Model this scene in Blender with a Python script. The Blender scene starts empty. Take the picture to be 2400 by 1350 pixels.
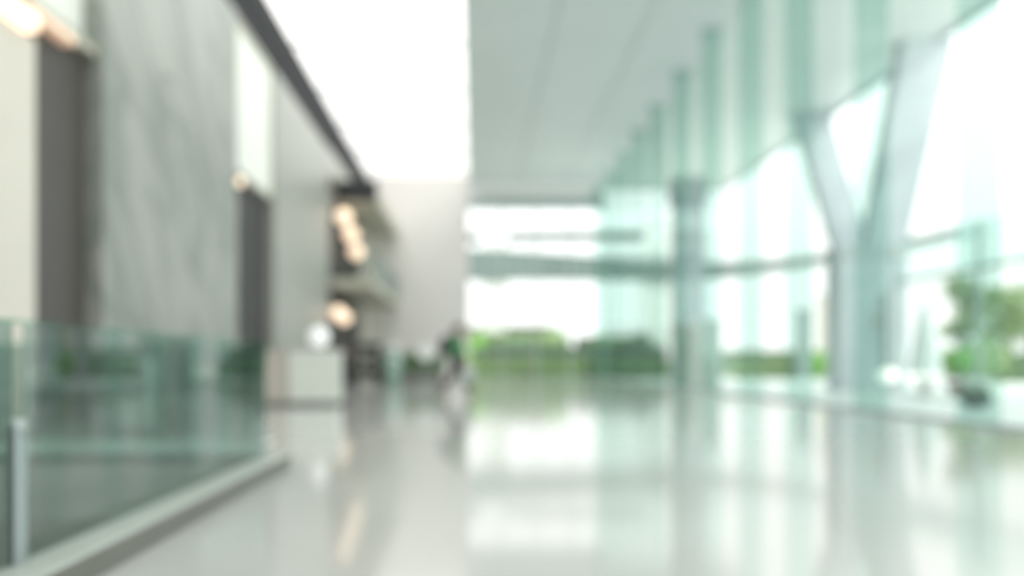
import bpy, bmesh, math, random
from mathutils import Vector, Matrix, noise
random.seed(7)
PI = math.pi
sc = bpy.context.scene
C = sc.collection

# ---------------------------------------------------------------- camera
# +X right, +Y into the hall, +Z up, metres.
EYE = 0.82
cd = bpy.data.cameras.new('camera'); cam = bpy.data.objects.new('camera', cd); C.objects.link(cam)
cam.location = (0, 0, EYE); cam.rotation_euler = (PI/2, 0, 0)
cd.sensor_fit = 'HORIZONTAL'; cd.sensor_width = 36; cd.lens = 27
cd.shift_x = 0.0375; cd.shift_y = 0.0729
cd.clip_end = 600; cd.clip_start = 0.05
cd.dof.use_dof = True
cd.dof.focus_distance = 1.15
cd.dof.aperture_fstop = 0.93
sc.camera = cam

# ---------------------------------------------------------------- world, light, exposure
w = bpy.data.worlds.new('World'); sc.world = w; w.use_nodes = True
bg = w.node_tree.nodes['Background']
bg.inputs[0].default_value = (1.0, 0.985, 0.975, 1)
# overcast sky: zenith several times brighter than the horizon
nt = w.node_tree
tcw = nt.nodes.new('ShaderNodeTexCoord'); sep = nt.nodes.new('ShaderNodeSeparateXYZ'); mr = nt.nodes.new('ShaderNodeMapRange')
nt.links.new(tcw.outputs['Generated'], sep.inputs[0]); nt.links.new(sep.outputs['Z'], mr.inputs[0])
mr.inputs[1].default_value = 0.1; mr.inputs[2].default_value = 0.95
mr.inputs[3].default_value = 2.3; mr.inputs[4].default_value = 5.2
nt.links.new(mr.outputs[0], bg.inputs[1])
sc.view_settings.view_transform = 'Standard'; sc.view_settings.look = 'None'
sc.view_settings.exposure = -0.42; sc.view_settings.gamma = 1
sc.view_settings.use_curve_mapping = False
sc.cycles.use_denoising = True
sc.cycles.max_bounces = 10; sc.cycles.transparent_max_bounces = 24
sc.cycles.diffuse_bounces = 6; sc.cycles.glossy_bounces = 5
sc.cycles.sample_clamp_indirect = 8
sc.cycles.caustics_reflective = False; sc.cycles.caustics_refractive = False

# ---------------------------------------------------------------- materials
def lin(c):
    return tuple(((v/255)/12.92 if v/255 <= .04045 else ((v/255+.055)/1.055)**2.4) for v in c)
def mat(name, rgb, rough=.6, metal=0, var=.06, scale=3, spec=.5, emit=None, estr=0, stretch=(1,1,1)):
    m = bpy.data.materials.new(name); m.use_nodes = True
    nt = m.node_tree; b = nt.nodes['Principled BSDF']
    c = lin(rgb)
    tc = nt.nodes.new('ShaderNodeTexCoord'); mp = nt.nodes.new('ShaderNodeMapping')
    mp.inputs['Scale'].default_value = stretch
    n = nt.nodes.new('ShaderNodeTexNoise'); n.inputs['Scale'].default_value = scale; n.inputs['Detail'].default_value = 4
    r = nt.nodes.new('ShaderNodeValToRGB')
    r.color_ramp.elements[0].position = .3; r.color_ramp.elements[1].position = .7
    r.color_ramp.elements[0].color = tuple(v*(1-var) for v in c)+(1,)
    r.color_ramp.elements[1].color = tuple(min(1, v*(1+var)) for v in c)+(1,)
    nt.links.new(tc.outputs['Object'], mp.inputs[0]); nt.links.new(mp.outputs[0], n.inputs['Vector'])
    nt.links.new(n.outputs['Fac'], r.inputs[0]); nt.links.new(r.outputs[0], b.inputs['Base Color'])
    b.inputs['Roughness'].default_value = rough; b.inputs['Metallic'].default_value = metal
    b.inputs['Specular IOR Level'].default_value = spec
    if emit:
        b.inputs['Emission Color'].default_value = lin(emit)+(1,); b.inputs['Emission Strength'].default_value = estr
    return m
def glass(name, tint, ior=1.5, rough=.0, refl=1.0):
    m = bpy.data.materials.new(name); m.use_nodes = True
    nt = m.node_tree; nt.nodes.clear()
    out = nt.nodes.new('ShaderNodeOutputMaterial'); mix = nt.nodes.new('ShaderNodeMixShader')
    tr = nt.nodes.new('ShaderNodeBsdfTransparent'); gl = nt.nodes.new('ShaderNodeBsdfGlossy')
    fr = nt.nodes.new('ShaderNodeFresnel'); 
    ge = nt.nodes.new('ShaderNodeNewGeometry'); io = nt.nodes.new('ShaderNodeMapRange')
    io.inputs[3].default_value = ior; io.inputs[4].default_value = 1/ior      # same reflectance seen from either face
    nt.links.new(ge.outputs['Backfacing'], io.inputs[0]); nt.links.new(io.outputs[0], fr.inputs[0])
    # slight procedural unevenness of the tint
    n = nt.nodes.new('ShaderNodeTexNoise'); n.inputs['Scale'].default_value = .7
    r = nt.nodes.new('ShaderNodeValToRGB')
    r.color_ramp.elements[0].color = tuple(v*.97 for v in tint)+(1,); r.color_ramp.elements[1].color = tuple(tint)+(1,)
    nt.links.new(n.outputs['Fac'], r.inputs[0]); nt.links.new(r.outputs[0], tr.inputs[0])
    ml = nt.nodes.new('ShaderNodeMath'); ml.operation = 'MULTIPLY'; ml.inputs[1].default_value = refl; ml.use_clamp = True
    nt.links.new(fr.outputs[0], ml.inputs[0])
    gl.inputs['Roughness'].default_value = rough
    nt.links.new(ml.outputs[0], mix.inputs[0]); nt.links.new(tr.outputs[0], mix.inputs[1]); nt.links.new(gl.outputs[0], mix.inputs[2])
    nt.links.new(mix.outputs[0], out.inputs[0])
    return m
def stone_mat():
    m = mat('veined_stone', (164,167,161), .38, var=.05, scale=.6)
    nt = m.node_tree; b = nt.nodes['Principled BSDF']; src = b.inputs['Base Color'].links[0].from_socket
    tc = nt.nodes.new('ShaderNodeTexCoord'); mp = nt.nodes.new('ShaderNodeMapping')
    mp.inputs['Scale'].default_value = (.4, .62, .2)
    rt = nt.nodes.new('ShaderNodeMapping'); rt.inputs['Rotation'].default_value = (math.radians(-38), 0, 0)
    n = nt.nodes.new('ShaderNodeTexNoise'); n.inputs['Scale'].default_value = 1.1; n.inputs['Detail'].default_value = 3; n.inputs['Distortion'].default_value = 1.3
    r = nt.nodes.new('ShaderNodeValToRGB')
    e = r.color_ramp.elements; e[0].position = .40; e[0].color = (1,1,1,1); e[1].position = .50; e[1].color = (.62,.67,.65,1)
    x = e.new(.60); x.color = (1,1,1,1)
    mx = nt.nodes.new('ShaderNodeMix'); mx.data_type = 'RGBA'; mx.blend_type = 'MULTIPLY'; mx.inputs[0].default_value = 1
    nt.links.new(tc.outputs['Object'], rt.inputs[0]); nt.links.new(rt.outputs[0], mp.inputs[0]); nt.links.new(mp.outputs[0], n.inputs['Vector'])
    nt.links.new(n.outputs['Fac'], r.inputs[0]); nt.links.new(src, mx.inputs[6]); nt.links.new(r.outputs[0], mx.inputs[7])
    nt.links.new(mx.outputs[2], b.inputs['Base Color'])
    return m

M = dict(
    floor=mat('polished_floor', (186,188,184), .09, var=.03, scale=.4, spec=.7),
    paving=mat('porch_paving', (214,224,222), .35, var=.05, scale=1),
    ceiling=mat('ceiling_panel', (220,227,229), .45, var=.02, scale=.5),
    soffit=mat('soffit_panel', (228,236,234), .4, var=.02, scale=.5),
    groove=mat('shadow_gap', (150,158,155), .7),
    white=mat('white_plaster', (232,228,225), .6, var=.02, scale=.4),
    cream=mat('cream_stone', (222,217,207), .4, var=.03, scale=1.2),
    stone=stone_mat(),
    pier=mat('grey_stone', (160,162,155), .35, var=.08, scale=.5, stretch=(1,1,.3)),
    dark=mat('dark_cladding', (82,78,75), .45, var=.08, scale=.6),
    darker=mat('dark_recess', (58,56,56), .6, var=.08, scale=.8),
    beam=mat('dark_beam', (62,63,66), .8, spec=.2),
    frosted=mat('lit_frosted_panel', (208,212,204), .5, emit=(240,244,236), estr=.34),
    warm=mat('warm_lamp', (255,225,190), .4, emit=(255,226,200), estr=1.7),
    warmsoft=mat('warm_cove', (255,225,190), .4, emit=(255,222,196), estr=1.9),
    globe=mat('white_globe', (245,246,246), .3, emit=(245,248,248), estr=.5),
    balc=mat('beige_plaster', (188,186,172), .5, var=.04),
    steel=mat('brushed_steel', (170,182,184), .3, metal=.6, var=.04, scale=6, stretch=(1,1,.1)),
    curb=mat('stone_curb', (186,192,184), .4, var=.04, scale=2),
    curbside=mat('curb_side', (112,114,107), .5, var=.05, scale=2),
    frame=mat('grey_aluminium', (170,182,180), .4, metal=.3),
    lintel=mat('grey_lintel', (196,206,208), .5),
    concrete=mat('painted_concrete', (204,215,219), .6, var=.04, scale=.8),
    outwhite=mat('white_render', (240,240,238), .7, var=.02),
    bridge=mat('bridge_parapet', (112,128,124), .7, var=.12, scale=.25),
    rail=mat('grey_rail', (110,120,116), .5),
    beige=mat('beige_laminate', (196,190,182), .4, var=.03),
    lam=mat('white_laminate', (222,226,220), .3, var=.02),
    black=mat('black_fabric', (44,43,46), .8, var=.15, scale=12),
    trousers=mat('dark_trousers', (36,36,40), .8, var=.1, scale=10),
    green=mat('green_shirt', (56,140,82), .8, var=.08, scale=8),
    skin=mat('skin', (196,150,124), .5, var=.04, scale=10),
    hair=mat('dark_hair', (40,32,28), .6, var=.2, scale=30),
    bag=mat('white_tote', (186,194,192), .7, var=.04, scale=8),
    wood=mat('warm_wood', (176,128,92), .5, var=.15, scale=4, stretch=(1,8,1)),
    teal=mat('teal_plastic', (172,200,190), .5, var=.04),
    terracotta=mat('brown_pot', (134,100,84), .7, var=.1),
    bark=mat('bark', (98,104,92), .9, var=.25, scale=6),
    soil=mat('soil', (70,62,52), .9, var=.2, scale=20),
    leafa=mat('leaf_light', (146,172,122), .6, var=.35, scale=2.5),
    leafb=mat('leaf_mid', (118,148,112), .6, var=.3, scale=2.5),
    leafc=mat('leaf_dark', (84,106,92), .7, var=.3, scale=2.5),
    bright=mat('leaf_bright', (140,196,92), .6, var=.25, scale=5),
    ground=mat('outdoor_ground', (222,224,218), .8, var=.08, scale=.3),
    grass=mat('lawn_green', (112,148,92), .9, var=.25, scale=1.5),
    mullion=mat('pale_mullion', (206,216,212), .4),
    face=mat('lips_eyes', (70,44,40), .5),
    goods=mat('grey_goods', (128,128,122), .6, var=.2, scale=6),
    glass=glass('clear_glass', (.98,.99,.985), refl=.6),
    glassr=glass('curtain_glass', (.97,.992,.985), refl=.7),
    sky_glass=glass('rooflight_glass', (.97,.975,.965), refl=.6),
    fin=glass('green_fin_glass', (.77,.88,.85), refl=.7),
    bal=glass('balustrade_glass', (.68,.77,.75), refl=1.1),
    baledge=glass('balustrade_edge', (.62,.85,.75), refl=1.0),
    transom=glass('pale_teal_glass', (.90,.965,.95), refl=.6),
)

# ---------------------------------------------------------------- helpers
def obj(name, bm, m, parent=None, smooth=False, bevel=0):
    me = bpy.data.meshes.new(name)
    bmesh.ops.recalc_face_normals(bm, faces=bm.faces)
    bm.to_mesh(me); bm.free()
    for mm in (m if isinstance(m, (list, tuple)) else [m]): me.materials.append(mm)
    if smooth:
        for p in me.polygons: p.use_smooth = True
    o = bpy.data.objects.new(name, me); C.objects.link(o)
    if parent: o.parent = parent
    if bevel:
        md = o.modifiers.new('bevel', 'BEVEL'); md.width = bevel; md.segments = 2; md.limit_method = 'ANGLE'
    return o
def box(bm, x0, x1, y0, y1, z0, z1, mi=0):
    vs = [bm.verts.new((x, y, z)) for x in (x0, x1) for y in (y0, y1) for z in (z0, z1)]
    for q in ((0,1,3,2),(4,6,7,5),(0,4,5,1),(2,3,7,6),(0,2,6,4),(1,5,7,3)):
        f = bm.faces.new([vs[i] for i in q]); f.material_index = mi
def boxes(*bs):
    bm = bmesh.new()
    for b in bs: box(bm, *b)
    return bm
def tube(bm, pts, r, seg=12, mi=0, cap=True):
    rs = r if isinstance(r, (list, tuple)) else [r]*len(pts)
    rings = []
    pts = [Vector(p) for p in pts]
    up0 = None
    for i, p in enumerate(pts):
        d = (pts[min(i+1, len(pts)-1)]-pts[max(i-1, 0)]).normalized()
        a = Vector((0,0,1)) if abs(d.z) < .9 else Vector((1,0,0))
        u = d.cross(a).normalized(); v = d.cross(u).normalized()
        rings.append([bm.verts.new(p+u*math.cos(2*PI*k/seg)*rs[i]+v*math.sin(2*PI*k/seg)*rs[i]) for k in range(seg)])
    for a, b in zip(rings, rings[1:]):
        for k in range(seg):
            f = bm.faces.new((a[k], a[(k+1)%seg], b[(k+1)%seg], b[k])); f.material_index = mi
    if cap:
        bm.faces.new(rings[0]); bm.faces.new(rings[-1])
def lathe(bm, prof, c=(0,0,0), seg=28):
    rings = [[bm.verts.new((c[0]+r*math.cos(2*PI*k/seg), c[1]+r*math.sin(2*PI*k/seg), c[2]+z)) for k in range(seg)] for r, z in prof]
    for a, b in zip(rings, rings[1:]):
        for k in range(seg): bm.faces.new((a[k], a[(k+1)%seg], b[(k+1)%seg], b[k]))
    bm.faces.new(rings[0]); bm.faces.new(rings[-1])
def ball(bm, c, r, s=(1,1,1), seg=20):
    n0 = len(bm.verts)
    bmesh.ops.create_uvsphere(bm, u_segments=seg, v_segments=seg//2+2, radius=r,
        matrix=Matrix.Translation(c) @ Matrix.Diagonal((*s, 1)))
def struct(o):
    o['kind'] = 'structure'; return o
def tag(o, label, cat, group=None, kind=None):
    o['label'] = label; o['category'] = cat
    if group: o['group'] = group
    if kind: o['kind'] = kind
    return o
def thing(name, label, cat, loc=(0,0,0), group=None, rz=0):
    o = bpy.data.objects.new(name, None); C.objects.link(o); o.location = loc; o.rotation_euler = (0,0,rz)
    o.empty_display_size = .2
    return tag(o, label, cat, group)
def sempty(name):
    o = bpy.data.objects.new(name, None); C.objects.link(o); o['kind'] = 'structure'; return o

# ---------------------------------------------------------------- dimensions
XL, XR, YF, H = -5.33, 6.6, 38.6, 9.7       # left wall, right curtain wall, far facade, ceiling
XO = 12.7                                    # outer edge of the roof overhang
XS = -0.25                                   # edge of the rooflight
VX, VY = -1.62, 6.0                          # floor void: right edge, far edge

# ---------------------------------------------------------------- setting
# polished floor with a void on the left for the lower level
bm = boxes((VX, XR, -6, YF, -.4, 0), (XL-.3, VX, VY, YF, -.4, 0))
struct(obj('floor', bm, M['floor']))
struct(obj('floor', boxes((XR, XO+6, -6, YF+.6, -.4, -.02)), M['paving']))
struct(obj('floor', boxes((XL-3, VX+.3, -6, VY+.4, -4.8, -4.5)), M['goods']))          # lower level
struct(obj('wall_lower', boxes((XL-.3, VX, VY, VY+.3, -4.5, -.4), (VX, VX+.3, -6, VY+.3, -4.5, -.4)), M['pier']))
# flat grey ceiling, running out as the roof overhang
bm = boxes((XS, 2.10, -6, YF, H, H+.5), (2.14, 4.48, -6, YF, H, H+.5), (4.52, XR+.1, -6, YF, H, H+.5))
cl = struct(obj('ceiling', bm, M['ceiling']))
obj('shadow_gap', boxes((2.10, 2.14, -6, YF, H+.06, H+.5), (4.48, 4.52, -6, YF, H+.06, H+.5)), M['groove'], cl)
struct(obj('ceiling', boxes((XR+.1, XO, 4, YF+.4, H, H+.5)), M['soffit']))
struct(obj('trim_1', boxes((XO, XO+.12, 4, YF+.4, H-.12, H+.6), (XR+.1, XO, YF+.4, YF+.5, H-.12, H+.6)), M['concrete'], bevel=.02))
# rooflight between left wall and ceiling
w3 = sempty('window_3')
obj('pane', boxes((XL-.4, XS-.0, -6, YF, H+.38, H+.42)), M['sky_glass'], w3)
bm = bmesh.new()
for i in range(0, 12):
    y = -4+i*3.8
    box(bm, XL-.3, XS, y-.03, y+.03, H+.43, H+.52)
obj('frame', bm, M['mullion'], w3)
struct(obj('trim_2', boxes((XL-.3, XL+.0, -6, YF, 8.78, H+.5)), M['beam'], bevel=.01))
struct(obj('trim_3', boxes((XL, XL+.07, -6, YF, H-.32, H-.02)), M['beam'], bevel=.01))
# far wall
struct(obj('wall_far', boxes((XL-.3, XS, YF, YF+.3, -.0, H+.5)), M['white']))
struct(obj('wall_back', boxes((XL-.3, XR, -6.3, -6, -4.5, H+.5)), M['white']))
# left wall: cream pier, recess, stone slab, lit bay, grey pier, mezzanines
struct(obj('wall_left', boxes((XL-.5, XL, -6, 9.35, -4.5, 4.75)), M['cream'], bevel=.01))
struct(obj('wall_left', boxes((XL-.5, XL, 11.05, 17.35, -.4, 8.7)), M['stone'], bevel=.01))
struct(obj('wall_left', boxes((XL-.5, XL, 20.6, 28.4, 0, 8.7)), M['pier'], bevel=.01))
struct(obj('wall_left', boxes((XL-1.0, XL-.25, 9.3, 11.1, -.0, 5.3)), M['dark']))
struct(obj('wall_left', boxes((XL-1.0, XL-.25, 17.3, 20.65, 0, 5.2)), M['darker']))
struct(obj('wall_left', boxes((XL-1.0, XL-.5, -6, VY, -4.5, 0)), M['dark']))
b1 = sempty('window_4')
obj('pane', boxes((XL-.32, XL-.3, -6, 11.05, 5.35, 8.87)), M['frosted'], b1)
obj('sill', boxes((XL-.6, XL-.1, -6, 11.05, 5.22, 5.35)), M['balc'], b1)
b2 = sempty('window_5')
obj('pane', boxes((XL-.12, XL-.1, 17.35, 20.6, 5.3, 8.6)), M['frosted'], b2)
obj('sill', boxes((XL-.6, XL-.1, 17.35, 20.6, 5.18, 5.3)), M['balc'], b2)
obj('frame', boxes((XL-.14, XL-.06, 17.35, 17.43, 5.3, 8.78), (XL-.14, XL-.06, 20.52, 20.6, 5.3, 8.78), (XL-.14, XL-.06, 17.35, 20.6, 8.6, 8.78)), M['balc'], b2)
# shop bay behind the mezzanines
struct(obj('wall_left', boxes((XL-.5, XL, 36.6, YF, 0, H), (XL-1.4, XL-1.1, 28.4, 36.6, 0, H)), M['cream']))
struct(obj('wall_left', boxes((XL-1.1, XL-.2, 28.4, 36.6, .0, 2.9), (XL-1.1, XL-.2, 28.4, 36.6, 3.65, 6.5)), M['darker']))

struct(obj('wall_left', boxes((XL-.5, XL, 28.4, 36.6, 7.85, 8.78)), M['pier']))
struct(obj('wall_left', boxes((XL-1.4, XL-.5, 28.1, 28.4, 0, H), (XL-1.4, XL-.5, 36.6, 36.8, 0, H)), M['cream']))
# mezzanine slabs
mz = thing('mezzanine_balcony', 'upper beige balcony slab with dark front edge high on the left wall', 'balcony', (XL, 34.5, 7.1), 'beige mezzanine balconies')
mz.location = (0,0,0)
obj('slab', boxes((XL+.01, -3.75, 29.7, YF-.01, 7.1, 7.6)), M['balc'], mz, bevel=.02)
obj('front_fascia', boxes((XL+.01, -3.72, 29.6, 29.7, 7.08, 7.85)), M['beam'], mz)
mz2 = thing('mezzanine_balcony', 'lower beige balcony slab carrying a pale green glass rail', 'balcony', (0,0,0), 'beige mezzanine balconies')
obj('slab', boxes((XL+.01, -3.75, 28.5, YF-.01, 3.6, 3.95)), M['balc'], mz2, bevel=.02)
gr = obj('glass_rail', boxes((-3.80, -3.78, 28.6, YF-.01, 3.95, 5.0)), M['fin'], mz2)
obj('handrail', boxes((-3.83, -3.75, 28.6, YF-.01, 5.0, 5.05)), M['steel'], gr)
# warm pendant lamps below them
def pendant(x, y, z, r, top, label):
    t = thing('pendant_lamp', label, 'lamp', (x, y, z), 'warm globe lamps below the balconies')
    bm = bmesh.new(); ball(bm, (0,0,0), r, (1,1.4,1)); obj('globe', bm, M['warm'], t, True)
    bm = bmesh.new(); tube(bm, [(0,0,r*.9),(0,0,top-z)], .012, 8); obj('cord', bm, M['beam'], t)
    bm = bmesh.new(); lathe(bm, [(.05,0),(.06,.03),(.03,.07)], (0,0,r*.93), 14); obj('cap', bm, M['steel'], t)
pendant(-5.05, 29.95, 6.5, .31, 7.1, 'warm globe lamp below the upper balcony, highest and nearest of three')
pendant(-4.95, 31.0, 6.0, .31, 7.1, 'warm globe lamp below the upper balcony, middle of three')
pendant(-4.95, 32.4, 5.5, .31, 7.1, 'warm globe lamp below the upper balcony, lowest of three')
pendant(-5.06, 28.75, 2.68, .26, 3.6, 'warm globe lamp below the lower balcony, nearest the grey stone pier')
pendant(-5.0, 29.7, 2.55, .26, 3.6, 'warm globe lamp below the lower balcony, farther from the grey pier')
c = obj('cove_lamp', boxes((XL-.24, XL-.04, 9.4, 10.4, 5.1, 5.2)), mat('dim_cove', (255,225,200), .4, emit=(255,205,175), estr=.5), bevel=.02)
tag(c, 'dim warm cove lamp along the head of the nearest dark recess', 'lamp')
# warm cove lamps on cream pier and at the second bay
c = obj('cove_lamp', boxes((XL-.35, XL+.12, 6.0, 9.25, 4.78, 4.98)), M['warmsoft'], bevel=.04)
tag(c, 'long warm glowing cove lamp on top of the cream pier', 'lamp')
t = thing('reflection_lamp', 'small warm glow added for a reflection low in the corner of the nearest dark recess', 'lamp', (XL-.25, 9.48, 3.95))  # glowing ball added in place of a warm reflection, no lamp hangs here
bm = bmesh.new(); ball(bm, (.1,0,0), .07, (1,1,1.6), 14); obj('lamp_shade', bm, mat('reflection_glow', (200,150,120), .4, emit=(210,150,120), estr=.35), t, True)
obj('wall_plate', boxes((0,.03,-.06,.06,-.14,.14)), M['steel'], t)
t = thing('spot_lamp', 'small warm spot lamp below the lit frosted panel', 'lamp', (XL-.05, 17.6, 5.05))
bm = bmesh.new(); lathe(bm, [(.09,.0),(.11,-.16),(.09,-.17)], (0,0,0), 16); obj('lamp_shade', bm, M['warm'], t, True)
obj('bracket', boxes((-.06,.06,-.02,.02,-.0,.14)), M['steel'], t)

# ---------------------------------------------------------------- balustrade around the void
bt = thing('glass_balustrade', 'green tinted glass balustrade running along the floor opening', 'balustrade', (0,0,0))
obj('glass_panel', boxes((VX-.012, VX+.0, 2.78, VY, .03, .96)), M['bal'], bt)
obj('glass_panel', boxes((VX-.012, VX+.0, .3, 2.70, .03, .96)), M['bal'], bt)
obj('glass_panel', boxes((XL+.02, -3.5, VY+.0, VY+.012, .03, .96)), M['bal'], bt)
obj('glass_panel', boxes((-3.47, VX-.02, VY+.0, VY+.012, .03, .96)), M['bal'], bt)
obj('glass_edge', boxes((VX-.013, VX+.003, .3, VY, .962, .972), (XL+.02, VX, VY, VY+.013, .962, .972)), M['baledge'], bt)
cb = obj('curb', boxes((VX-.03, -1.44, -3, VY+.03, .0, .104), (XL+.02, VX-.03, VY-.0, VY+.14, 0, .104)), M['curb'], bt, bevel=.006)
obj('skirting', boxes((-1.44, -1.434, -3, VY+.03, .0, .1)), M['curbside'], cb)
p = obj('post', boxes((VX-.03, VX+.012, 2.70, 2.775, -.3, .60)), M['steel'], bt, bevel=.008)
bm = bmesh.new(); lathe(bm, [(.03,-.03),(.036,0),(.03,.03)], (VX-.01, 2.737, .59), 20); obj('clamp', bm, M['frame'], p, True)

struct(obj('floor', boxes((XL, VX-.45, VY+.15, VY+2.0, -.3, .012)), M['lam']))
struct(obj('floor', boxes((XL, -3.35, VY+2.0, 13.2, -.3, .010)), M['goods']))
t = thing('pale_strip_stand', 'pale grey stand added for the pale strip seen through the green balustrade glass', 'stand', (-3.95, 9.0, .010))  # upright block added for the pale strip in the balustrade glass
obj('body', boxes((-.17,.17,-.12,.12,.04,.86)), M['lam'], t, bevel=.01)
obj('foot', boxes((-.2,.2,-.16,.16,0,.04)), M['steel'], t)
obj('screen', boxes((-.15,.15,-.14,-.12,.45,.8)), M['steel'], t)

# ---------------------------------------------------------------- right curtain wall with glass fins
fins = [9.6, 12.2, 14.9, 17.5, 20.4, 23.3, 26.4, 29.3, 32.3, 35.4, 38.3]
w2 = sempty('window_2')
ys = [4.2, 7.0]+fins
for a, b in zip(ys, ys[1:]):
    obj('pane', boxes((XR, XR+.02, a+.01, b-.01, .05, H)), M['glassr'], w2)
for y in ys:
    obj('glass_fin', boxes((XR-.55, XR-.01, y-.02, y+.02, .05, H)), M['fin'], w2)
obj('sill', boxes((XR-.04, XR+.06, 4.2, YF, -.02, .05)), M['lintel'], w2)
# far facade
w1 = sempty('window_1')
xs = [XS, 1.46, 3.17, 4.88, XR]
for a, b in zip(xs, xs[1:]):
    obj('pane', boxes((a+.02, b-.02, YF+.1, YF+.12, .05, 8.55)), M['glassr'], w1)
for x in xs[1:]:
    obj('mullion', boxes((x-.03, x+.03, YF+.04, YF+.16, .0, 8.55)), M['mullion'], w1)
obj('lintel', boxes((XS, XR, YF, YF+.3, 8.55, 9.1)), M['lintel'], w1)
obj('reflection_panel', boxes((XS, XR, YF+.05, YF+.2, 9.1, H)), M['outwhite'], w1)  # white panel added for the bright reflection above the lintel
obj('sill', boxes((XS, XR, YF, YF+.2, 0, .06)), M['frame'], w1)

# ---------------------------------------------------------------- outside: ground
g = struct(obj('floor', boxes((-60, 120, YF+.6, 200, -.5, -.06), (XO+6, 120, -20, YF+.6, -.5, -.06)), M['ground']))

# columns under the overhang
t = thing('support_column', 'tall square blue grey column outside behind the white service box', 'column', (8.25, 29.6, -.02))
obj('shaft', boxes((-.52,.52,-.45,.45,0,7.0)), M['concrete'], t, bevel=.03)
obj('capital', boxes((-.62,.62,-.55,.55,7.0,7.9)), M['lintel'], t, bevel=.03)
obj('base_collar', boxes((-.56,.56,-.5,.5,0,.25)), M['lintel'], t, bevel=.02)
t = thing('service_box', 'white painted box standing in front of the tall square column', 'box', (8.42, 28.55, -.02))
obj('body', boxes((-.62,.62,-.5,.5,.0,2.35)), M['outwhite'], t, bevel=.02)
obj('door', boxes((-.5,.5,-.53,-.5,.12,2.2)), M['lam'], t, bevel=.01)
obj('cap', boxes((-.66,.66,-.54,.54,2.35,2.42)), M['concrete'], t)
# V-shaped column on its concrete base
def slant(bm, p0, p1, w0, d0, w1, d1):
    vs = []
    for (x, y, z), ww, dd in ((p0, w0, d0), (p1, w1, d1)):
        vs.append([bm.verts.new((x+sx*dd/2, y+sy*ww/2, z)) for sx, sy in ((-1,-1),(1,-1),(1,1),(-1,1))])
    a, b = vs
    for k in range(4): bm.faces.new((a[k], a[(k+1)%4], b[(k+1)%4], b[k]))
    bm.faces.new(a); bm.faces.new(b[::-1])
t = thing('v_column', 'large pale grey V shaped column on a tall concrete base holding the roof overhang', 'column', (12.35, 24.2, 0))
bm = bmesh.new(); slant(bm, (-.35, .22, 4.35), (-.25, 3.4, H), .4, 1.15, .6, 1.2); obj('leg', bm, M['concrete'], t, bevel=.04)
bm = bmesh.new(); slant(bm, (.40, -.25, 4.35), (.15, -2.9, H), .4, 1.3, .6, 1.4); obj('leg', bm, M['concrete'], t, bevel=.04)
b_ = obj('base', boxes((-1.05, 1.05, -.45, .45, -.02, 4.1)), M['concrete'], t, bevel=.04)
obj('cap', boxes((-1.12, 1.12, -.53, .53, 4.1, 4.4)), M['lintel'], t, bevel=.03)
obj('reveal', boxes((.28, .40, -.48, -.45, .3, 3.0)), M['bridge'], b_)
obj('plate', boxes((.02, .22, -.48, -.45, 1.9, 2.3)), M['beige'], b_)
# round floor light at its foot
t = thing('floor_light', 'round glowing white light standing at the foot of the V column', 'lamp', (12.42, 23.0, -.02))
bm = bmesh.new(); ball(bm, (0,0,.46), .22, (1.1,1,.9)); obj('globe', bm, mat('globe_bright', (250,246,240), .3, emit=(255,248,240), estr=2.2), t, True)
bm = bmesh.new(); lathe(bm, [(.16,0),(.16,.05),(.05,.07),(.05,.26),(.1,.28)]); obj('stand', bm, M['steel'], t, True)

# outer entrance glazing at the edge of the overhang
w6 = thing('entrance_screen', 'glazed entrance screen with pale teal band right of the V column', 'glass screen', (XO, 0, 0))
obj('transom_panel', boxes((-.02, .02, 12.0, 23.2, 3.25, 4.4)), M['transom'], w6)
obj('rail', boxes((-.06, .06, 12.0, 23.2, 3.15, 3.25)), M['teal'], w6)
for y in (23.1, 19.3, 16.9, 14.4, 12.1):
    obj('post', boxes((-.05, .05, y-.05, y+.05, -.02, 4.4)), M['mullion'], w6)
for a, b in ((23.05,19.35),(19.25,16.95),(16.85,14.45),(14.35,12.15)):
    obj('pane', boxes((-.01, .01, b, a, .0, 3.15)), M['glassr'], w6)
t = thing('folded_parasol', 'closed pale teal parasol standing between the V column and the bench', 'parasol', (12.1, 20.6, -.02))
bm = bmesh.new(); lathe(bm, [(.42,.55),(.40,.6),(.30,1.2),(.2,1.8),(.08,2.35),(.03,2.5)], (0,0,0), 12); obj('canopy', bm, mat('pale_teal_canvas', (232,246,243), .7), t, True)
bm = bmesh.new(); tube(bm, [(0,0,.05),(0,0,2.62)], .025); obj('pole', bm, M['frame'], t)
obj('foot', boxes((-.35,.35,-.35,.35,0,.08)), M['outwhite'], t, bevel=.02)
# bench, pots
t = thing('bench', 'long white bench on the porch left of the potted shrub', 'bench', (11.62, 18.7, -.02))
t['label'] = 'long white bench on the porch in front of the potted shrub'
obj('seat', boxes((-.75, .9, -.28, .28, .36, .46)), M['outwhite'], t, bevel=.02)
for x in (-.6, .7): obj('leg', boxes((x-.05, x+.05, -.24, .24, 0, .36)), M['outwhite'], t, bevel=.01)

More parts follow.
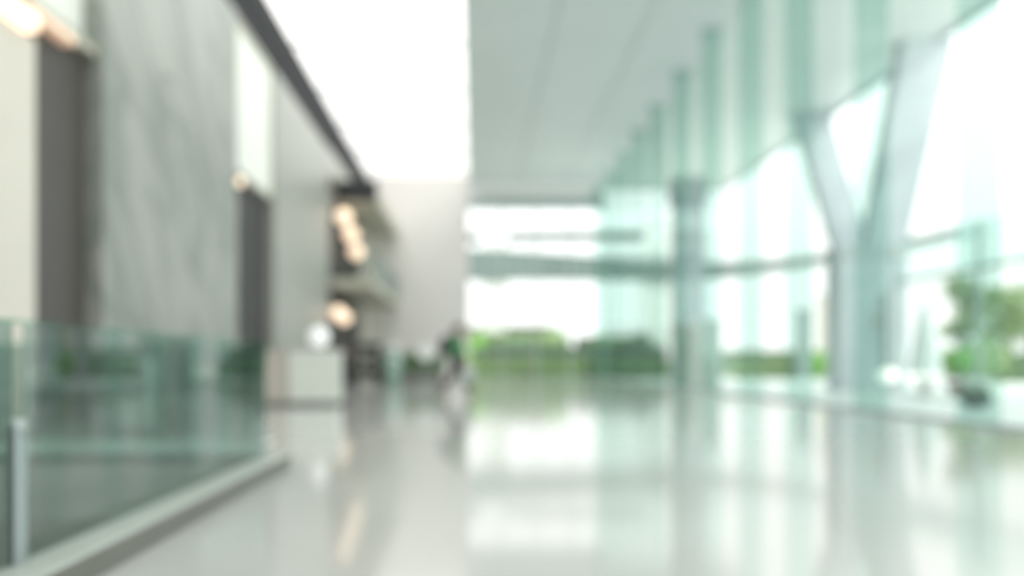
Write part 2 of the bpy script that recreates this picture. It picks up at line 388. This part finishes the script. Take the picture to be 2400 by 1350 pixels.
def leaves(bm, c, s, n, size, shell=.55):
    for i in range(n):
        v = Vector((random.gauss(0,1), random.gauss(0,1), random.gauss(0,1))).normalized()*random.uniform(shell, 1)
        p = Vector((c[0]+v.x*s[0], c[1]+v.y*s[1], c[2]+v.z*s[2]))
        leaf(bm, p, size*random.uniform(.6, 1.3))
def leaf(bm, p, z):
    a = Vector((random.uniform(-1,1), random.uniform(-1,1), random.uniform(-.6,1))).normalized()
    b = a.orthogonal().normalized()
    b.rotate(Matrix.Rotation(random.uniform(0, 2*PI), 3, a))
    vs = [bm.verts.new(p), bm.verts.new(p+a*z*.5+b*z*.28), bm.verts.new(p+a*z), bm.verts.new(p+a*z*.5-b*z*.28)]
    bm.faces.new(vs)
def blob(bm, c, s, amp=.18, sub=3, seed=0):
    r = bmesh.ops.create_icosphere(bm, subdivisions=sub, radius=1)
    for v in r['verts']:
        d = 1+amp*noise.noise(v.co*2.3+Vector((seed, seed*1.7, 0)))*2
        v.co = Vector((c[0]+v.co.x*s[0]*d, c[1]+v.co.y*s[1]*d, c[2]+v.co.z*s[2]*d))
t = thing('potted_shrub', 'bright green shrub in a brown pot behind the white bench', 'potted plant', (13.35, 21.2, -.02))
bm = bmesh.new(); lathe(bm, [(.2,0),(.3,.42),(.34,.44),(.34,.5),(.26,.5)]); obj('pot', bm, M['terracotta'], t, True)
bm = bmesh.new(); lathe(bm, [(.27,.46),(.01,.47)]); obj('soil', bm, M['soil'], t)
bm = bmesh.new(); blob(bm, (0,0,.85), (.34,.34,.32), seed=3); leaves(bm, (0,0,.85), (.45,.45,.42), 700, .12); obj('foliage', bm, M['bright'], t)
t = thing('shadow_spot_bowl', 'low dark green bowl added for the shadow spot on the floor near the right glass wall', 'potted plant', (9.35, 14.3, -.02))  # dark leafy bowl added in place of a shadow on the floor
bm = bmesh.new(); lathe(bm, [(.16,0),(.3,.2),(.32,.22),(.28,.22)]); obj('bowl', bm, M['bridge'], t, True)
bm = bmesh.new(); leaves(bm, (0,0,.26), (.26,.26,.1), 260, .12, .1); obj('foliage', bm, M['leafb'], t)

# hedges
def hedge(x0, x1, y0, y1, h, m, label, n, group=None, size=.16):
    bm = bmesh.new()
    box(bm, x0+.08, x1-.08, y0+.08, y1-.08, -.06, h-.1)
    for i in range(n):
        f = random.random()
        if f < .5: p = Vector((random.uniform(x0,x1), y0+random.uniform(0,.1), random.uniform(0,h)))
        elif f < .8: p = Vector((random.uniform(x0,x1), random.uniform(y0,y1), h-random.uniform(0,.12)))
        else: p = Vector((x0 if random.random()<.5 else x1, random.uniform(y0,y1), random.uniform(0,h)))
        leaf(bm, p, size)
    return tag(obj('hedge', bm, m), label, 'hedge', group)
hg = 'clipped hedges beyond the glass'
hedge(.1, 6.0, 41.5, 42.5, 1.05, M['leafa'], 'low light green hedge just beyond the far windows', 2600, hg)
hedge(6.3, 10.6, 41.5, 42.5, 1.0, M['leafb'], 'low mid green hedge behind the square column', 1800, hg)
hedge(14.2, 17.9, 41.5, 42.5, .95, M['leafa'], 'low light green hedge seen right of the white service box', 1600, hg)
hedge(.0, 11.5, 46.0, 47.0, 1.75, M['leafc'], 'dark taller hedge behind the low far hedge', 3600, hg)
hedge(.0, 4.9, 49.9, 50.35, 2.75, M['leafa'], 'tall yellow green hedge behind the dark hedge, left of the gap', 1800, hg)
hedge(7.3, 11.6, 49.9, 50.35, 2.4, M['leafb'], 'tall green hedge behind the dark hedge, right of the gap', 1500, hg)
hedge(15, 21, 46.0, 47.0, 1.5, M['leafb'], 'dark green hedge farther back right of the service box', 2200, hg)
hedge(22.5, 27, 33.5, 34.5, 1.2, M['leafb'], 'green hedge behind the entrance screen', 1800, hg)
struct(obj('wall_garden', boxes((-2, 5.3, 51.9, 52.2, -.06, 3.3), (6.9, 12, 51.9, 52.2, -.06, 2.6)), mat('brown_garden_wall', (124,122,112), .8, var=.1)))
def shrub(x, y, s, m, label, n=500, group='shrubs beyond the glass', size=.22):
    t = thing('shrub', label, 'shrub', (x, y, -.06), group)
    bm = bmesh.new(); blob(bm, (0,0,s[2]), (s[0]*.8,s[1]*.8,s[2]*.85), seed=x); leaves(bm, (0,0,s[2]), s, n, size); obj('foliage', bm, m, t)
    bm = bmesh.new()
    for k in range(4): tube(bm, [(0,0,0),(.2*math.cos(k*1.6),.2*math.sin(k*1.6),s[2]*.7)], [.05,.03], 6)
    obj('stem', bm, M['bark'], t)
shrub(2.9, 52.2-3.2, (1.0,.8,1.35), M['leafb'], 'rounded mid green shrub near the left bridge column')
shrub(5.2, 48.9, (1.2,.8,1.6), M['leafa'], 'light green shrub in the gap left of centre')
shrub(8.3, 48.9, (1.0,.8,1.45), M['leafb'], 'green shrub below the footbridge right of the light green one')
shrub(10.6, 48.9, (.9,.8,1.5), M['leafc'], 'dark green shrub beside the right bridge column')
shrub(18.9, 42.2, (.8,.7,.75), M['bright'], 'bright yellow green rounded shrub left of the concrete base', 600)
shrub(.3, 48.8, (.7,.7,1.4), M['bright'], 'yellow green shrub beside the end of the far wall')
shrub(21.6, 32.5, (1.2,1.0,1.0), M['leafa'], 'light green shrub seen below the teal glass band')

# trees outside right
def tree(x, y, h, r, m, label, n=2200, lean=.2):
    t = thing('tree', label, 'tree', (x, y, -.06), 'trees outside the glass wall')
    bm = bmesh.new()
    tube(bm, [(0,0,0),(lean*.3,0,h*.35),(lean,0,h*.6),(lean,.1,h*.85)], [.26,.2,.15,.06], 10)
    for k in range(6):
        a = k*1.05; tube(bm, [(lean*.6,0,h*(.45+.05*k)),(lean+math.cos(a)*r*.6, math.sin(a)*r*.6, h*(.62+.05*k))], [.09,.03], 7)
    obj('trunk', bm, M['bark'], t)
    bm = bmesh.new()
    for k in range(9):
        a = k*2.4; q = r*.62*math.sqrt((k+.3)/9)
        cc = (lean+math.cos(a)*q, math.sin(a)*q, h*(.72+.22*math.sin(k*1.9)))
        leaves(bm, cc, (r*.5,r*.5,r*.42), n//9, .38, .1)
    obj('crown', bm, m, t)
tree(22.9, 36, 4.7, 1.25, M['leafa'], 'soft green tree with dark trunk left of the entrance screen posts', 1300)
tree(27.6, 39.5, 4.6, 1.5, M['leafa'], 'green tree behind the middle of the entrance screen', 1100, -.3)
tree(30.5, 42, 4.9, 1.9, M['leafa'], 'light green tree farthest right beyond the entrance screen', 1000)
# pale posts on the lawn
for (x, y, h, m, lab) in ((17.6, 41.0, 3.6, 'frame', 'slim grey pillar standing behind the far right hedge'),
                          (19.9, 43.5, 4.6, 'cream', 'cream pillar left of the concrete base outside')):
    t = thing('garden_pillar', lab, 'pillar', (x, y, -.06), 'garden pillars')
    obj('shaft', boxes((-.3,.3,-.3,.3,0,h)), M[m], t, bevel=.03)
    obj('cap', boxes((-.36,.36,-.36,.36,h,h+.12)), M[m], t, bevel=.02)
    obj('foot', boxes((-.36,.36,-.36,.36,0,.2)), M[m], t, bevel=.02)

# footbridge curving outside
t = thing('footbridge', 'long curved grey green footbridge crossing outside the far windows', 'bridge', (0,0,0))
path = [(-6,50.2,8.25,6.2),(0,50.2,8.25,6.2),(2.2,50.2,8.2,6.2),(6,50.3,7.95,6.22),(10,50.5,7.7,6.2),(13.2,50.3,7.5,6.25),(15.6,49.6,7.25,6.3),(17.6,47,7.05,6.35),(19.0,43.5,6.85,6.4),(20.0,39.5,6.75,6.35),(20.5,36,6.7,6.35),(20.6,33,6.6,6.35)]
def ribbon(pts, off, w, zt, zb):
    bm = bmesh.new(); rings = []
    for i, p in enumerate(pts):
        a = Vector(pts[max(i-1,0)][:2]); b = Vector(pts[min(i+1,len(pts)-1)][:2]); d = (b-a).normalized()
        n = Vector((-d.y, d.x)); q = Vector(p[:2])+n*off; q2 = q+n*w
        rings.append([bm.verts.new((*q, zb(p))), bm.verts.new((*q2, zb(p))), bm.verts.new((*q2, zt(p))), bm.verts.new((*q, zt(p)))])
    for a, b in zip(rings, rings[1:]):
        for k in range(4): bm.faces.new((a[k], a[(k+1)%4], b[(k+1)%4], b[k]))
    bm.faces.new(rings[0]); bm.faces.new(rings[-1][::-1])
    return bm
obj('parapet', ribbon(path, 0, .2, lambda p: p[2], lambda p: p[3]), M['bridge'], t)
obj('deck', ribbon(path, .2, 1.4, lambda p: 6.7, lambda p: 6.4), M['concrete'], t)
hr = obj('handrail', ribbon(path[:6], 1.5, .1, lambda p: 9.6+p[0]*.015, lambda p: 8.9+p[0]*.015), M['rail'], t)
for x in range(-4, 13, 4): obj('stanchion', boxes((x-.04, x+.04, 51.7, 51.78, 6.7, 9.2)), M['mullion'], hr)
for x, lab in ((1.35, 'white outdoor column under the footbridge near the far wall'), (12.3, 'white outdoor column under the footbridge near the square column')):
    cc = thing('bridge_column', lab, 'column', (x, 51.0, -.06), 'white columns of the footbridge')
    cc.location = (x, 50.98 if x < 5 else 51.3, -.06)
    obj('shaft', boxes((-.85,.85,-.5,.5,0,6.46)), M['outwhite'], cc, bevel=.05)
    obj('upper_shaft', boxes((-.85,.85,-.5,.0,6.7,10.6)), M['outwhite'], cc, bevel=.05)
# pergola far right
t = thing('pergola', 'pale cream pergola frame far beyond the right glass wall', 'pergola', (36, 48, -.06))
obj('beam', boxes((-3,6,-.2,.2,10.6,11.0)), M['cream'], t, bevel=.02)
for x in (-2.6, -.6, 1.2, 3.0, 5.0): obj('post', boxes((x-.1,x+.1,-.12,.12,0,10.6)), M['outwhite'], t)

# ---------------------------------------------------------------- inside furniture
t = thing('reception_counter', 'white reception counter block right of the beige one', 'counter', (-3.05, 15.0, 0), 'low counter blocks behind the balustrade')
obj('body', boxes((-.5,.45,-.3,.3,.08,1.02)), M['lam'], t, bevel=.01)
obj('plinth', boxes((-.47,.42,-.27,.27,0,.08)), M['curbside'], t)
obj('top', boxes((-.52,.47,-.32,.32,1.02,1.06)), M['white'], t, bevel=.008)
t = thing('reception_counter', 'beige counter block beside the end of the glass balustrade', 'counter', (-3.83, 15.05, 0), 'low counter blocks behind the balustrade')
obj('body', boxes((-.30,.26,-.3,.3,.08,1.02)), M['beige'], t, bevel=.01)
obj('plinth', boxes((-.27,.24,-.27,.27,0,.08)), M['curbside'], t)
obj('top', boxes((-.31,.26,-.32,.32,1.02,1.06)), M['beige'], t, bevel=.008)
def globe(x, y, z, r, label, m='globe'):
    t = thing('globe_lamp', label, 'lamp', (x,y,z), 'white globe lamps')
    bm = bmesh.new(); lathe(bm, [(r*.6,0),(r*.6,.02),(r*.2,.04),(r*.2,.08)]); obj('base', bm, M['steel'], t, True)
    bm = bmesh.new(); ball(bm, (0,0,.07+r*.95), r); obj('lamp_shade', bm, M[m], t, True)
globe(-3.02, 15.0, 1.06, .2, 'white globe lamp standing on the white counter')
# cafe corner
t = thing('cafe_counter', 'black counter with wooden top behind the white reception counter', 'counter', (-4.66, 27.0, 0))
obj('body', boxes((-.35,.35,-.35,.35,0,1.1)), M['black'], t, bevel=.01)
obj('top', boxes((-.42,.4,-.4,.4,1.1,1.16)), M['wood'], t, bevel=.01)
obj('sign_board', boxes((-.3,.2,-.37,-.35,.45,.8)), M['darker'], t)
t = thing('display_rack', 'grey display rack of stacked goods beside the black counter', 'rack', (-3.75, 27.3, 0))
for x in (-.42, .42): obj('side_panel', boxes((x-.02,x+.02,-.25,.25,0,1.55)), M['darker'], t)
obj('back_panel', boxes((-.4,.4,.23,.25,.1,1.5)), M['darker'], t)
for z in (.1, .55, 1.0, 1.5): obj('shelf', boxes((-.4,.4,-.25,.25,z,z+.03)), M['frame'], t)
gidx = 0
for z in (.13, .58, 1.03):
    for k in range(4):
        x = -.3+.2*k; hh = .2+.12*((k*7+int(z*10)) % 3)/2
        o = obj('goods_box', boxes((-.08,.08,-.12,.12,0,hh)), M['goods'] if k % 2 else M['beige'], bevel=.008)
        o.location = (-3.75+x, 27.3, z)
        tag(o, '%s carton %s on the %s shelf of the grey rack' % ('grey' if k % 2 else 'beige', ('at the left end','left of centre','right of centre','at the right end')[k], {.13:'bottom',.58:'middle',1.03:'top'}[z]), 'box', 'cartons on the display rack')
t = thing('waste_bin', 'pale teal bin standing right of the display rack', 'bin', (-2.77, 26.6, 0))
bm = bmesh.new(); lathe(bm, [(.24,0),(.28,.8),(.3,.82),(.3,.88),(.22,.95)]); obj('body', bm, M['teal'], t, True)
bm = bmesh.new(); lathe(bm, [(.2,.95),(.16,1.0),(.02,1.02)]); obj('lid', bm, M['lam'], t, True)
t = thing('waste_bin', 'taller white topped teal bin behind the first bin', 'bin', (-2.95, 28.2, 0))
bm = bmesh.new(); lathe(bm, [(.26,0),(.28,1.2),(.29,1.22)]); obj('body', bm, M['teal'], t, True)
bm = bmesh.new(); lathe(bm, [(.29,1.22),(.26,1.4),(.05,1.5)]); obj('lid', bm, M['lam'], t, True)
t = thing('long_planter', 'long grey planter of dull green plants before the far white wall', 'planter', (-2.5, 29.6, 0))
obj('trough', boxes((-1.3,1.3,-.25,.25,0,.5)), M['goods'], t, bevel=.02)
bm = bmesh.new(); box(bm, -1.2, 1.2, -.15, .15, .5, .85)
for i in range(1600): leaf(bm, Vector((random.uniform(-1.3,1.3), random.uniform(-.28,.28), random.uniform(.5,1.12+.12*math.sin(i)))), .15)
obj('foliage', bm, M['leafb'], t)
t = thing('round_sign', 'round white sign disc on a grey stand left of the walking person', 'sign', (-1.62, 26.5, 0))
bm = bmesh.new(); tube(bm, [(0,0,.03),(0,0,1.0)], .025); obj('pole', bm, M['steel'], t)
bm = bmesh.new(); lathe(bm, [(.22,0),(.2,.03),(.03,.04)]); obj('base', bm, M['steel'], t)
bm = bmesh.new(); tube(bm, [(0,-.03,1.2),(0,.03,1.2)], .31, 28); obj('disc', bm, M['outwhite'], t)
# ---------------------------------------------------------------- person walking to the right
def skin(name, verts, edges, radii, m, parent, sub=2, root=0):
    me = bpy.data.meshes.new(name); me.from_pydata([tuple(v) for v in verts], edges, [])
    o = bpy.data.objects.new(name, me); C.objects.link(o); o.parent = parent
    me.materials.append(m)
    sk = o.modifiers.new('skin', 'SKIN'); sk.use_smooth_shade = True
    dt = me.skin_vertices[0].data
    for i, r in enumerate(radii):
        dt[i].radius = r if isinstance(r, tuple) else (r, r)
        dt[i].use_root = (i == root)
    s = o.modifiers.new('sub', 'SUBSURF'); s.levels = sub; s.render_levels = sub
    return o
P = thing('person', 'person in a green top with dark backpack and white bag walking across the hall', 'person', (-.42, 18.0, 0))
# forward = +X ; y negative = nearer the camera
hip = Vector((0,0,.93)); chest = Vector((.03,0,1.25)); neck = Vector((.05,0,1.43)); head = Vector((.075,0,1.56))
kneeN, ankN, toeN = Vector((.20,-.10,.52)), Vector((.33,-.10,.10)), Vector((.47,-.10,.045))
kneeF, ankF, toeF = Vector((-.04,.10,.50)), Vector((-.33,.10,.17)), Vector((-.22,.10,.045))
shN, elN, wrN = Vector((.02,-.20,1.38)), Vector((.06,-.25,1.10)), Vector((.25,-.23,.90))
shF, elF, wrF = Vector((.02,.20,1.38)), Vector((-.10,.25,1.12)), Vector((-.06,.24,.86))
hN, hF = Vector((0,-.10,.90)), Vector((0,.10,.90))
V = [hip, chest, neck, head, hN, kneeN, ankN, toeN, hF, kneeF, ankF, toeF, shN, elN, wrN, shF, elF, wrF, Vector((.085,0,1.62))]
E = [(0,1),(1,2),(2,3),(0,4),(4,5),(5,6),(6,7),(0,8),(8,9),(9,10),(10,11),(1,12),(12,13),(13,14),(1,15),(15,16),(16,17),(3,18)]
R = [.12,.13,.055,.09,.085,.055,.04,.035,.085,.055,.04,.035,.055,.042,.028,.055,.042,.028,.085]
hand_v, hand_e, hand_r = [], [], []
def add_hand(wr, d, side, idx):
    base = len(V)
    d = d.normalized(); s = Vector((1,0,0)) if abs(d.x) < .8 else Vector((0,0,1))
    s = (s-d*s.dot(d)).normalized(); n = d.cross(s)
    V.append(wr+d*.05); E.append((idx, base)); R.append(.024)
    V.append(wr+d*.085); E.append((base, base+1)); R.append(.026)
    for k, L in enumerate((.06,.072,.066,.05)):
        a = wr+d*.105+s*(.03-.02*k); b = a+d*L*.55+n*side*.012; c2 = b+d*L*.35+n*side*.03
        i0 = len(V); V.extend([a,b,c2]); R.extend([.009,.0085,.008]); E.extend([(base+1,i0),(i0,i0+1),(i0+1,i0+2)])
    a = wr+d*.05+s*.035; i0 = len(V); V.extend([a, a+d*.03+s*.015, a+d*.055+s*.015+n*side*.01]); R.extend([.011,.01,.009])
    E.extend([(base,i0),(i0,i0+1),(i0+1,i0+2)])
add_hand(wrN, Vector((.12,0,-1)), 1, 14); add_hand(wrF, Vector((.1,0,-1)), -1, 17)
body = skin('body', V, E, R, M['skin'], P, 2)
# face details
for q in (-.034, .034):
    bm = bmesh.new(); ball(bm, (.155,q,1.60), .010, seg=10); obj('eye', bm, M['face'], P, True)
    bm = bmesh.new(); ball(bm, (.07,q*2.7,1.58), .026, (.6,.35,1), 12); obj('ear', bm, M['skin'], P, True)
obj('mouth', boxes((.158,.166,-.022,.022,1.535,1.541)), M['face'], P)
bm = bmesh.new(); ball(bm, (.172,0,1.575), .016, (1.1,.7,1.3), 12); obj('nose', bm, M['skin'], P, True)
bm = bmesh.new(); blob(bm, (.055,0,1.635), (.115,.105,.095), .05, 3, 2); blob(bm, (.005,0,1.57), (.075,.095,.11), .06, 3, 5); obj('hair', bm, M['hair'], P, True)
skin('trousers', [hip+Vector((0,0,.14)), hN, kneeN, ankN+Vector((-.01,0,.03)), hF, kneeF, ankF+Vector((.02,0,.04)), hip], [(0,7),(7,1),(1,2),(2,3),(7,4),(4,5),(5,6)],
     [.15,.125,.095,.075,.125,.095,.075,.15], M['trousers'], P, 2, 7)
skin('shirt', [hip+Vector((0,0,-.10)), chest, neck+Vector((0,0,-.03)), shN, elN, shF, elF, (hip+chest)/2, wrN.lerp(elN,.08), wrF.lerp(elF,.08)], [(0,7),(7,1),(1,2),(1,3),(3,4),(1,5),(5,6),(4,8),(6,9)],
     [.175,.18,.075,.09,.068,.09,.068,.175,.048,.048], M['green'], P, 2, 1)
for ank, toe in ((ankN, toeN), (ankF, toeF)):
    skin('shoe', [ank+Vector((-.04,0,-.045)), ank+Vector((.04,0,-.04)), toe+Vector((.02,0,.0))], [(0,1),(1,2)], [.045,.048,.036], M['black'], P, 2)
bp = thing('backpack', 'dark backpack on the back of the walking person', 'backpack', (-.42, 18.0, 0))
bm = bmesh.new(); ball(bm, (-.25,0,1.22), .2, (.62,.85,1.25), 20); obj('bag_body', bm, M['black'], bp, True)
bm = bmesh.new(); ball(bm, (-.36,0,1.12), .11, (.5,1.1,1.1), 16); obj('front_pocket', bm, M['black'], bp, True)
for s in (-1, 1):
    bm = bmesh.new(); tube(bm, [(-.17,.12*s,1.40),(-.02,.14*s,1.475),(.14,.13*s,1.42),(.19,.12*s,1.28),(.12,.15*s,1.12),(-.14,.13*s,1.06)], .02, 8); obj('strap', bm, M['black'], bp, True)
tb = thing('tote_bag', 'white bag hanging from the hand of the walking person', 'bag', (-.13, 17.77, .38))
bm = bmesh.new()
rings = []
for z, wx, wy in ((0,.12,.05),(.04,.15,.065),(.2,.155,.06),(.34,.14,.03)):
    rings.append([bm.verts.new((wx*math.copysign(abs(math.cos(a))**.5, math.cos(a)), wy*math.copysign(abs(math.sin(a))**.5, math.sin(a)), z)) for a in [2*PI*k/24 for k in range(24)]])
for a, b in zip(rings, rings[1:]):
    for k in range(24): bm.faces.new((a[k], a[(k+1)%24], b[(k+1)%24], b[k]))
bm.faces.new(rings[0]); bm.faces.new(rings[-1])
obj('bag_body', bm, M['bag'], tb, True)
for s in (-1, 1):
    bm = bmesh.new(); tube(bm, [(-.07,.02*s,.33),(-.05,.015*s,.40),(0,.0,.43),(.05,.015*s,.40),(.07,.02*s,.33)], .008, 8); obj('handle', bm, M['bag'], tb, True)
